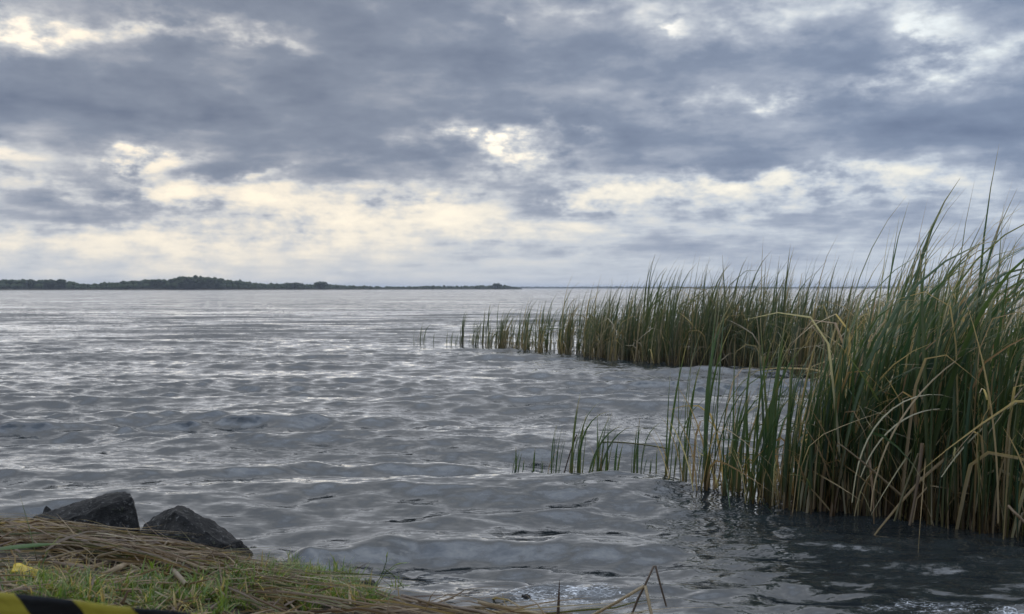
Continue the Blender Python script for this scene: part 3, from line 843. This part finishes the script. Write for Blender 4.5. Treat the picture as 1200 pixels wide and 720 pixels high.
# ------------------------------------------------------------------ the mass of the reeds behind
def clumpy(n, sampler, rng):
    xs = []
    while len(xs) < n:
        c = sampler()
        k = rng.integers(3, 9)
        for _ in range(k):
            xs.append((c[0] + rng.normal(0, .035), c[1] + rng.normal(0, .035), c[2]))
    return np.array(xs[:n])
def mass(name, mat, n, sampler, label, rng, hfun, wide, segs=7, z0=-.12, dryness=.3, lowdry=.25):
    P = clumpy(n, sampler, rng)
    h = hfun(P)
    kind = rng.random(n)
    L = h * rng.uniform(.6, 1.05, n)
    tallk = rng.random(n) < .15
    L = np.where(tallk, L * rng.uniform(1.15, 1.42, n), L)
    azm = rng.normal(.1, .55, n); th0 = np.abs(rng.normal(.05, .06, n)); bend = rng.choice([.2, .4, .7, 1.0, 1.5], n) * rng.uniform(.6, 1.3, n)
    kt = np.full(n, 2.0); ka = np.zeros(n); dry = np.where(rng.random(n) < dryness, 1.0, 0.0)
    b = kind < .17
    kt[b] = rng.uniform(.3, .8, b.sum()); ka[b] = rng.uniform(.6, 2.2, b.sum()); azm[b] = rng.uniform(-3.1, 3.1, b.sum())
    dry[b & (rng.random(n) < .6)] = 1
    s = kind > 1 - lowdry                                 # low litter of dead leaves round the roots
    L[s] *= rng.uniform(.22, .55, s.sum()); dry[s] = 1; azm[s] = rng.uniform(-3.1, 3.1, s.sum()); th0[s] = np.abs(rng.normal(.2, .2, s.sum()))
    V, t = leaf_verts(n, L - z0, azm, th0, bend, kt, ka, wide * rng.uniform(.6, 1.3, n), rng.uniform(-1.3, 1.3, n), segs, power=3.0, twist=rng.uniform(-1.2, 1.2, n))
    P[:, 2] = z0
    leaf_stuff(name, mat, P, V, t, rng.random(n), dry, label, 'reeds')
rng = np.random.default_rng(21)
def s_front():
    px = rng.uniform(985, 1330); p = at(px, front_y(px))
    k = rng.uniform(.1, 1.5)
    return (p.x * (1 + k / p.y), p.y + k, 0)
def s_fringe():
    px = 1000 - abs(rng.normal(0, 75)); px = max(px, 850)
    p = at(px, front_y(px)); k = rng.uniform(.0, .8)
    return (p.x * (1 + k / p.y), p.y + k, 0)
def s_mid():
    while True:
        d = rng.uniform(8.2, 20) if rng.random() < .75 else rng.uniform(8, 12)
        ulo = np.interp(d, [8, 9.5, 12, 20], [.335, .335, .34, .34]) + rng.normal(0, .012)
        u = rng.uniform(ulo, .68)
        return (u * d, d, 0)
def h_near(P):
    return np.interp(P[:, 1], [6.5, 9, 20], [1.95, 1.85, 1.66]) * (1 + .08 * vnoise(P[:, 0], P[:, 1], 1.2, 31)) * np.interp(P[:, 0] / P[:, 1], [.22, .30, .36, .42], [.55, .72, .92, 1.0])
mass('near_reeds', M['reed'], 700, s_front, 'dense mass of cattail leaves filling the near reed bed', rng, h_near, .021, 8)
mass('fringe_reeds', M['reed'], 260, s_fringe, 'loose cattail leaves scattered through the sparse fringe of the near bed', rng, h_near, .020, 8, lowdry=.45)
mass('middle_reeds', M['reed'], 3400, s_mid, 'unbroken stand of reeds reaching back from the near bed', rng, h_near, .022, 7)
def s_far():
    while True:
        px = 548 + 560 * rng.random() ** .8
        if px < 700 and rng.random() > np.interp(px, [548, 600, 700], [.25, .5, 1]) * (1.2 if math.sin(px * .42) + math.sin(px * .23) > 0 else .25):
            continue
        p = at(px, ff_y(px))
        k = abs(rng.normal(0, 2.2)) * np.interp(px, [548, 640, 760], [.25, .6, 1.2])
        return (p.x * (1 + k / p.y), p.y + k, px)
def h_far(P):
    px = P[:, 0] / P[:, 1] * F + 600
    return np.interp(px, [540, 560, 600, 650, 700, 760, 800, 1000], [.66, .80, 1.02, 1.25, 1.46, 1.64, 1.74, 1.74]) * (1 + .26 * vnoise(P[:, 0], P[:, 1], .9, 33))
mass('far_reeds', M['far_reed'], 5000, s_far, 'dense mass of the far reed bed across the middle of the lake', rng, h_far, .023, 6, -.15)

# ------------------------------------------------------------------ boulders at the water's edge
def rock_material():
    m, nb = material('dark wet stone')
    pos = nb.node('ShaderNodeTexCoord').outputs['Object']
    n, _ = nb.noise(pos, 5.0, 6, .62)
    k, _ = nb.noise(pos, 38.0, 6, .68)
    c = nb.ramp(n, [(.3, (.006, .006, .006)), (.52, (.012, .0118, .0115)), (.72, (.040, .038, .035))])
    c = nb.mix(nb.m('MULTIPLY', nb.smooth(k, .56, .70), .85), c, (.15, .147, .138))
    li, _ = nb.noise(pos, 14.0, 5, .7)
    c = nb.mix(nb.m('MULTIPLY', nb.smooth(li, .60, .68), .4), c, (.075, .080, .050))
    rg = nb.smooth(n, .3, .7, .6, .9)
    p = nb.node('ShaderNodeBsdfPrincipled', {'Base Color': c, 'Roughness': rg, 'Specular IOR Level': .18})
    h = nb.m('ADD', nb.m('MULTIPLY', k, .6), nb.m('MULTIPLY', nb.noise(pos, 110.0, 4, .6)[0], .35))
    b = nb.node('ShaderNodeBump', {'Height': h, 'Strength': .9, 'Distance': .02})
    nb.l.new(b.outputs[0], p.inputs['Normal'])
    finish(nb, p.outputs[0])
    return m
M['rock'] = rock_material()
def boulder(name, pts, label, seed, cat='rock', cuts=5, amp=.030, group=None):
    P = [Vector(p) for p in pts]
    c = sum(P, Vector()) / len(P); c.z = min(p.z for p in P)
    bm = bmesh.new()
    for p in P:
        bm.verts.new(p - c)
    r = bmesh.ops.convex_hull(bm, input=bm.verts[:])
    bmesh.ops.delete(bm, geom=[q for q in r['geom_interior'] if isinstance(q, bmesh.types.BMVert)], context='VERTS')
    bmesh.ops.triangulate(bm, faces=bm.faces[:])
    for _ in range(cuts):
        long = [e for e in bm.edges if e.calc_length() > .018]
        if not long:
            break
        bmesh.ops.subdivide_edges(bm, edges=long, cuts=1)
        bmesh.ops.triangulate(bm, faces=bm.faces[:])
    for _ in range(0):
        bmesh.ops.smooth_vert(bm, verts=bm.verts[:], factor=.5, use_axis_x=True, use_axis_y=True, use_axis_z=True)
    bm.normal_update()
    off = Vector((seed * 3.7, seed * 1.9, seed * .7))
    mv = []
    for q in bm.verts:
        d = noise.multi_fractal(q.co * 6 + off, .7, 2.1, 5) - .9
        cr = noise.cell(q.co * 9 + off)
        ridge = 1 - abs(noise.noise(q.co * 9 + off)) * 2
        fine = noise.noise(q.co * 40 + off)
        vd = noise.voronoi(q.co * 11 + off)[0]
        mv.append(q.normal * amp * (d * .30 + .30 * ridge + .30 * (vd[1] - vd[0]) - .2 + .12 * fine))
    for q, w in zip(bm.verts, mv):
        q.co += w
    me = bpy.data.meshes.new(name); bm.to_mesh(me); bm.free()
    me.polygons.foreach_set('use_smooth', [True] * len(me.polygons))
    me.set_sharp_from_angle(angle=math.radians(27))
    me.materials.append(M['rock'])
    return tag(link(name, me, None, c), label, cat, group)
def pd(px, py, d):
    return at_d(px, py, d)
boulder('boulder', [pd(38, 607, 6.25), pd(60, 600, 6.4), pd(62, 611, 6.02), pd(104, 588, 6.15), pd(132, 580, 6.2), pd(145, 577, 6.25), pd(152, 584, 6.08), pd(138, 578, 6.55), pd(90, 590, 6.6),
                    pd(161, 617, 6.0), pd(160, 630, 6.0), pd(165, 640, 6.45), pd(100, 645, 5.9), pd(70, 613, 5.98), pd(30, 640, 6.1), pd(26, 634, 6.4), pd(35, 616, 6.5), pd(70, 650, 6.6), pd(140, 650, 5.95)],
        'dark angular boulder on the left with a flat top sloping down to the left', 1)
boulder('boulder', [pd(196, 598, 6.0), pd(208, 593.5, 5.95), pd(222, 600, 5.98), pd(203, 601, 5.72), pd(168, 617, 5.95), pd(160, 634, 5.85), pd(158, 650, 5.8), pd(178, 610, 6.2), pd(250, 616, 6.15), pd(243, 612, 5.85),
                    pd(280, 636, 5.85), pd(294, 650, 5.95), pd(292, 664, 5.85), pd(270, 664, 5.65), pd(205, 664, 5.5), pd(262, 640, 5.68), pd(285, 668, 6.25), pd(170, 668, 6.3)],
        'dark pyramid shaped boulder with grey speckles right of the flat topped boulder', 2)
boulder('stone', [pd(46, 606, 6.6), pd(52, 594, 6.6), pd(60, 600, 6.6), pd(64, 612, 6.55), pd(48, 620, 6.5), pd(52, 606, 6.8), pd(66, 622, 6.7), pd(40, 622, 6.7)],
        'small pointed dark stone sticking up behind the left end of the flat boulder', 3, 'stone', 3, .012)
for i, (px, py, r, lab) in enumerate(((430, 690, .075, 'dark wet stone behind the weed sprig at the edge of the bank'), (617, 704, .04, 'small mossy stone in the foam left of the short upright spike'))):
    c = at(px, py); r *= .72
    boulder('stone', [(c.x + r * random.uniform(.7, 1.3) * math.cos(a) * math.cos(e), c.y + r * random.uniform(.6, 1) * math.sin(a) * math.cos(e), .008 + r * .62 * math.sin(e)) for e in (-.6, .1, .75) for a in [k * 1.05 + e for k in range(6)]],
            lab, 5 + i, 'stone', 3, .022)

# ------------------------------------------------------------------ heap of washed up reed stalks on the bank
rng = np.random.default_rng(44)
def on_bank(px, py):
    """the point of the bank that the photo shows at (px, py)"""
    z = .1
    for _ in range(12):
        p = at(px, py, z); z = float(ground(p.x, p.y)) * .6 + z * .4
    return Vector((p.x, p.y, float(ground(p.x, p.y))))
def heap_h(x, y):
    d = shore(x) - y
    return .11 * np.exp(-((d - .32) / .26) ** 2) * np.interp(x, [-4, -2.6, -1.5, -1.1, -.8], [1.15, 1.0, .7, .3, .05])
def litter(name, n, label, L0, L1, wide, xr, dr, spread_az, lift, dryp, mat, seed, thick=True):
    rng = np.random.default_rng(seed)
    x = rng.uniform(*xr, n); d = rng.uniform(*dr, n)
    y = shore(x) - d
    L = rng.uniform(L0, L1, n)
    dxs = .12
    az0 = np.arctan2(shore(x + dxs) - shore(x - dxs), 2 * dxs)         # along the waterline
    az = az0 + rng.normal(0, spread_az, n) + np.where(rng.random(n) < .5, math.pi, 0)
    h = ground(x, y) + heap_h(x, y) * rng.uniform(.15, 1.05, n) + rng.uniform(0, lift, n)
    th0 = math.pi / 2 - np.abs(rng.normal(.03, .10, n)); bend = rng.normal(.12, .22, n)
    kt = np.full(n, 2.); ka = np.zeros(n)
    b = rng.random(n) < .22
    kt[b] = rng.uniform(.25, .75, b.sum()); ka[b] = rng.normal(0, .7, b.sum())
    V, t = leaf_verts(n, L, az, th0, bend, kt, ka, wide * rng.uniform(.4, 1.4, n), rng.uniform(-1.4, 1.4, n), 7, .5, 1.3, rng.uniform(-2, 2, n))
    # stalks sag on to what they lie on
    P = np.stack([x, y, h], -1)
    V = V + P[:, None, None, :]
    gz = ground(V[..., 0], V[..., 1]) + heap_h(V[..., 0], V[..., 1]) * .35 + .004
    V[..., 2] = np.maximum(V[..., 2], gz)
    over = V[..., 2] - gz
    V[..., 2] = gz + np.where(over > .10, .10 + (over - .10) * .25, over)
    leaf_stuff(name, mat, np.zeros((n, 3)), V, t, rng.random(n), (rng.random(n) < dryp).astype(float), label, 'dead stalks')
litter('stalk_litter', 1250, 'heap of washed up dry reed stalks along the edge of the bank', .25, 1.0, .013, (-4.6, -1.22), (.02, .66), .30, .05, .80, M['straw'], 51)
litter('shore_litter', 130, 'flat drift of brown reed stalks at the waterline below the grass', .25, .9, .011, (-1.15, .35), (-.02, .32), .22, .02, .95, M['straw'], 52)
litter('tangle', 1700, 'criss-cross of short dead leaves over the bank', .07, .36, .012, (-4.2, -.6), (.1, 1.6), 1.0, .05, .82, M['straw'], 53)

# ------------------------------------------------------------------ grass on the bank
def tufts(name, n, per, sampler, label, L0, L1, wide, seed, dryp):
    """grass in separate tufts whose blades fan out"""
    rng = np.random.default_rng(seed)
    C = np.array([sampler(rng) for _ in range(n)])
    k = per
    P = np.repeat(C, k, 0)
    az = rng.uniform(-3.14, 3.14, n * k); r = rng.uniform(0, .028, n * k)
    P[:, 0] += np.cos(az) * r; P[:, 1] += np.sin(az) * r
    P[:, 2] = ground(P[:, 0], P[:, 1]) + heap_h(P[:, 0], P[:, 1]) * .55 - .01
    size = np.repeat(rng.uniform(.55, 1.35, n), k)
    L = rng.uniform(L0, L1, n * k) * size
    m_ = n * k
    V, t = leaf_verts(m_, L, az + rng.normal(0, .5, m_), np.abs(rng.normal(.35, .3, m_)), rng.uniform(.2, 1.9, m_), 2, 0, wide * rng.uniform(.6, 1.4, m_), rng.uniform(-.6, .6, m_), 5, .25, 1.5)
    rnd = np.repeat(rng.random(n), k) * .7 + rng.random(m_) * .3
    dry = ((np.repeat(rng.random(n), k) < dryp) | (rng.random(m_) < dryp * .6)).astype(float)
    leaf_stuff(name, M['grass'], P, V, t, rnd, dry, label, 'grass')
def blades(name, n, sampler, label, L0, L1, wide, seed, dryp, droop=.9, mat=None):
    rng = np.random.default_rng(seed)
    P = np.array([sampler(rng) for _ in range(n)])
    P[:, 2] = ground(P[:, 0], P[:, 1]) + heap_h(P[:, 0], P[:, 1]) * .5 - .01
    L = rng.uniform(L0, L1, n)
    V, t = leaf_verts(n, L, rng.uniform(-3.14, 3.14, n), np.abs(rng.normal(.15, .3, n)), rng.uniform(.2, 1.9, n) * droop, 2, 0, wide * rng.uniform(.6, 1.4, n), rng.uniform(-.6, .6, n), 5, .25, 1.6)
    leaf_stuff(name, mat or M['grass'], P, V, t, rng.random(n), (rng.random(n) < dryp).astype(float), label, 'grass')
PATCH = [(95, 705, 60, 16), (140, 690, 55, 18), (180, 700, 45, 18), (60, 700, 40, 14), (225, 705, 40, 14), (310, 690, 28, 20), (335, 682, 26, 16), (350, 700, 45, 16), (400, 708, 40, 9), (430, 712, 28, 7), (270, 705, 40, 14), (20, 690, 40, 16), (330, 712, 70, 10), (180, 725, 140, 14), (60, 730, 140, 14)]
def s_grass(rng):
    a = PATCH[rng.integers(len(PATCH))]
    p = on_bank(a[0] + rng.normal(0, a[2] * .42), max(a[1] + rng.normal(0, a[3] * .5), 650))
    return (p.x, p.y, 0)
tufts('bank_grass', 420, 14, s_grass, 'short tufts of green grass growing through the litter on the bank', .045, .135, .0068, 61, .14)
def s_tuft(rng):
    p = on_bank(345 + rng.normal(0, 38), 694 + rng.normal(0, 9))
    return (p.x, p.y, 0)
tufts('grass_tuft', 150, 15, s_tuft, 'thick green grass tuft at the end of the bank by the water', .08, .155, .008, 62, .08)
def s_rest(rng):
    x = rng.uniform(-6, 1.2); y = shore(x) - abs(rng.normal(.8, .8)) - 1.25
    return (x, y, 0)
blades('rough_grass', 3500, s_rest, 'rough grass and dead blades nearest the camera', .03, .09, .007, 63, .45)

# ------------------------------------------------------------------ things one can point to on the bank
def bank_pts(*ps):
    out = []
    for px, py, lift in ps:
        d = on_bank(px, py).y
        out.append(at_d(px, py, d - lift * 3 - .08))
    return out
# kinked reed stalks rising from the bottom edge
def stalk(pts, r, label, rnd, dry=1.0, name='bent_stalk', cat='reed stalk', mat='straw'):
    return tube(name, pts, r, M[mat], label, cat, rnd=rnd, dry=dry, sides=7)
stalk([pd(690, 726, 4.6), pd(723, 708, 4.6), pd(755, 689, 4.6), pd(757, 689, 4.6), pd(761, 706, 4.55), pd(766, 730, 4.5)], .0072, 'thick brown stalk slanting from the bottom edge up to a sharp kink', .12)
stalk([pd(740, 726, 4.62), pd(748, 705, 4.62), pd(757, 687, 4.62), pd(767, 665, 4.62), pd(769, 665, 4.62), pd(775, 688, 4.6), pd(782, 713, 4.6)], [.0055, .0055, .0055, .005, .005, .005, .004], 'thin dark stalk folded into a tall peak above the kinked brown stalk', .66)
stalk([pd(654, 726, 4.7), pd(655, 705, 4.72), pd(656, 682, 4.73)], [.0085, .006, .0012], 'short upright brown spike by the foamy water at the bottom edge', .42)
stalk(bank_pts((462, 694, 0), (488, 696, .02), (540, 704, .02), (600, 716, .02), (640, 724, .0)), .0095, 'long brown stalk lying along the waterline at bottom centre', .12)
stalk(bank_pts((425, 706, 0), (470, 698, .02), (486, 695, .03)), .008, 'tan stalk lying in the grass tip and meeting the long brown stalk', .3)
stalk(bank_pts((470, 700, .04), (500, 708, .06), (560, 719, .06), (585, 726, .05)), .008, 'tan stalk lying just below the long brown stalk', .05)
stalk(bank_pts((118, 676, .06), (135, 668, .09), (158, 657, .12), (172, 650, .13)), [.014, .015, .013, .010], 'pale thick broken stalk end sloping up from the grass to a fold', .95)
stalk(bank_pts((178, 650, .12), (192, 661, .11), (205, 675, .09), (217, 688, .06)), [.010, .013, .013, .014], 'pale grey stalk end sloping down right from the fold', .93)
stalk(bank_pts((70, 660, .05), (76, 645, .08), (82, 635, .09)), [.010, .011, .008], 'short pale broken stalk pointing up from the litter above the grass', .95)
stalk(bank_pts((48, 654, .05), (68, 646, .08), (84, 634, .10)), [.006, .007, .008], 'pale stalk leaning up to meet the short broken stalk', .4)
stalk(bank_pts((150, 627, .06), (185, 640, .07), (225, 652, .07), (262, 661, .05), (300, 671, .02)), .0065, 'long thin dark stalk along the top of the heap before the pyramid boulder', .66)
stalk(bank_pts((40, 612, .05), (80, 617, .05), (120, 623, .06), (150, 629, .05)), .008, 'pale stalk along the top of the heap before the flat topped boulder', .42)
def flat_leaf(px, py, lift, az, L, w, label, rnd, dry, th0=1.35, bend=.3, mat='straw', roll=.3, kt=2, ka=0):
    p = on_bank(px, py)
    me = one_leaf_mesh('dead_leaf', M[mat], rnd, dry, L=L, az=az, th0=th0, bend=bend, kt=kt, ka=ka, w=w, roll=roll, segs=10, power=1.3, twist=.6)
    tag(link('dead_leaf', me, None, (p.x, p.y, p.z + lift)), label, 'reed leaf')
flat_leaf(-20, 664, .07, .05, .36, .03, 'broad grey green leaf lying at the left edge above the yellow scrap', .8, 0, 1.45, .1, 'grass')
flat_leaf(50, 662, .06, .3, .20, .022, 'orange brown curled leaf beside the upright green blade', .42, 1, .9, .7)
flat_leaf(95, 632, .10, .35, .34, .020, 'yellow green leaf lying across the stalk heap below the boulders', .3, 0, 1.3, .25, 'grass')
p = on_bank(41, 662)
me = one_leaf_mesh('reed_shoot', M['reed'], .4, 0, L=.36, az=math.pi, th0=.22, bend=.06, kt=2, ka=0, w=.020, roll=.35, segs=10, power=1.5, twist=.3)
tag(link('reed_shoot', me, None, p), 'single upright green reed blade at far left of the bank', 'reed leaf')
p = on_bank(46, 660)
me = one_leaf_mesh('reed_shoot', M['grass'], .75, 0, L=.17, az=.1, th0=.45, bend=.5, kt=2, ka=0, w=.016, roll=.2, segs=8, power=1.5, twist=.3)
tag(link('reed_shoot', me, None, p), 'short yellow green blade beside the upright reed blade', 'reed leaf')

# weed sprig leaning over the water
w_root = on_bank(438, 700)
weed = tag(link('weed_sprig', None, None, w_root), 'thin branching green weed sprig leaning over the water at the grass tip', 'weed')
def wl(px, py):
    return at_d(px, py, w_root.y) - w_root
def branch(pp, r, nm='stem'):
    return tube(nm, [wl(*q) for q in pp], r, M['grass'], parent=weed, sides=5, rnd=.42, dry=.3)
branch([(432, 702), (440, 688), (448, 672), (452, 660), (453, 653)], .0022)
branch([(440, 690), (452, 672), (462, 664), (470, 662)], .0018)
branch([(449, 668), (460, 676), (468, 686), (474, 692)], .0025)
branch([(436, 694), (430, 684), (424, 678)], .0016)
branch([(446, 680), (456, 688), (462, 699)], .0018)
for (px, py, a, L, th) in ((452, 655, 1.2, .035, .5), (453, 660, -.6, .04, .9), (447, 672, 2.6, .06, 1.1), (462, 664, .2, .05, 1.2), (470, 662, .1, .04, 1.4), (460, 676, -.2, .05, 1.9), (466, 684, .1, .05, 2.0), (470, 688, 3, .05, 1.7), (474, 692, .1, .04, 2.2), (456, 671, .3, .05, 1.0),
                           (440, 688, 3.0, .07, 1.1), (436, 694, 3.1, .08, 1.0), (445, 676, .1, .05, .8), (424, 678, 3, .04, .8), (451, 663, 3, .05, .7)):
    me = one_leaf_mesh('leaf', M['grass'], random.random() * .3 + .3, 0, L=L, az=a, th0=th, bend=.5, kt=2, ka=0, w=.007, roll=.4, segs=5)
    link('leaf', me, weed, wl(px, py))

# ------------------------------------------------------------------ barrier tape
def tape_material():
    m, nb = material('black and yellow barrier tape')
    s = attr(nb, 's'); w = attr(nb, 'w')
    k = nb.m('FRACT', nb.m('ADD', nb.m('DIVIDE', nb.m('SUBTRACT', s, nb.m('MULTIPLY', w, .042)), .208), .0))
    blk = nb.m('MULTIPLY', nb.smooth(k, .0, .012), nb.m('SUBTRACT', 1.0, nb.smooth(k, .5, .512)))
    pos = nb.node('ShaderNodeNewGeometry').outputs['Position']
    n, _ = nb.noise(pos, 30, 4, .6)
    yel = nb.mix(n, (.52, .42, .045), (.66, .56, .08))
    c = nb.mix(blk, yel, (.018, .018, .020))
    b = nb.node('ShaderNodeBump', {'Height': nb.noise(pos, 18, 4, .6)[0], 'Strength': .35, 'Distance': .02})
    p = nb.node('ShaderNodeBsdfPrincipled', {'Base Color': c, 'Roughness': .38, 'Normal': b.outputs[0]})
    tr = nb.node('ShaderNodeBsdfTranslucent', {'Color': nb.mix(1.0, c, (.8, .8, .8), 'MULTIPLY')})
    finish(nb, nb.node('ShaderNodeMixShader', {0: .15, 1: p.outputs[0], 2: tr.outputs[0]}).outputs[0])
    return m
M['tape'] = tape_material()
def tape():
    d = 1.75
    V, sa, wa = [], [], []
    xs = np.linspace(-1.75, 3.6, 240)
    prev = None; acc = 0
    for x in xs:
        px = x * F / d + 600
        z = CAM_H - ((692.0 - HOR) + px * .104) * d / F - (.06 * (x + .2) ** 1.6 if x > -.2 else 0)
        gz = float(ground(x, d)) + .03
        z = max(z, gz + .02)
        c = Vector((x, d + .012 * math.sin(x * 3), z))
        acc += 0 if prev is None else (c - prev).length
        prev = c
        tw = .30 + .35 * math.sin(x * 1.5 + .8)
        for k in range(5):
            w = k / 4
            curl = .005 * math.sin(w * 3.14) + .008 * math.exp(-w * 9) + .0015 * math.sin(x * 46 + w * 5)
            V.append((c.x, c.y + (w - .5) * .06 * math.sin(tw) - curl, c.z - w * .06 * math.cos(tw) + .0012 * math.sin(x * 31 + 1)))
            sa.append(acc); wa.append(w)
    sa = np.array(sa)
    # a yellow stripe ends near the left edge of the picture
    x0 = np.array(V)[::5, 0]
    s0 = np.interp((18 - 600) / F * d, x0, sa[::5])
    me = np_mesh('barrier_tape', np.array(V), grid_faces(len(xs), 5), M['tape'], True, {'s': sa - s0 + .208 * 40, 'w': np.array(wa)})
    o = tag(link('barrier_tape', me), 'black and yellow striped barrier tape strung across the lower left corner', 'barrier tape')
    md = o.modifiers.new('thickness', 'SOLIDIFY'); md.thickness = .0006
tape()
# the post it is tied to, outside the picture
bm = bmesh.new()
bmesh.ops.create_cone(bm, segments=8, radius1=.03, radius2=.026, depth=1.3, matrix=Matrix.Translation((0, 0, .45)))
bmesh.ops.create_cone(bm, segments=8, radius1=.026, radius2=.004, depth=.06, matrix=Matrix.Translation((0, 0, 1.13)))
me = bpy.data.meshes.new('wooden_stake'); bm.to_mesh(me); bm.free(); me.materials.append(M['bark'])
tag(link('wooden_stake', me, None, (-1.77, 1.75, float(ground(-1.77, 1.75)) - .15)), 'wooden stake holding the left end of the barrier tape', 'stake')
# a torn yellow scrap in the litter
M['yellow'] = plain('yellow plastic', [(.42, .30, .02), (.60, .43, .03)], 30, .4, .5)
p0 = on_bank(40, 680)
v = []
for i in range(14):
    s = i / 13
    for k in range(4):
        w = k / 3 - .5
        v.append((-.06 + .12 * s, .014 * math.sin(s * 4) + w * .030, .045 + .006 * math.sin(s * 7) + w * .034 - .018 * s + .004 * math.sin(k * 2.2 + s * 11)))
me = np_mesh('tape_scrap', v, grid_faces(14, 4), M['yellow'])
o = tag(link('tape_scrap', me, None, p0 + Vector((0, -.11, .03))), 'crumpled bright yellow plastic scrap lying in the litter above the barrier tape', 'plastic scrap')
md = o.modifiers.new('thickness', 'SOLIDIFY'); md.thickness = .0012

# ------------------------------------------------------------------ air over the lake
def haze():
    m = bpy.data.materials.new('air'); m.use_nodes = True; m.node_tree.nodes.clear()
    nb = NB(m.node_tree)
    vol = nb.node('ShaderNodeVolumePrincipled', {'Color': (.78, .86, 1.0, 1), 'Density': .00020, 'Anisotropy': .2})
    nb.node('ShaderNodeOutputMaterial', {'Volume': vol.outputs[0]})
    bm = bmesh.new(); bmesh.ops.create_cube(bm, size=1)
    for q in bm.verts:
        q.co = Vector((q.co.x * 14000, q.co.y * 14000, q.co.z * 19.5 + 7.0))
    me = bpy.data.meshes.new('haze'); bm.to_mesh(me); bm.free(); me.materials.append(m)
    tag(link('haze', me), 'thin pale haze over the lake', 'haze', None, 'stuff')
haze()
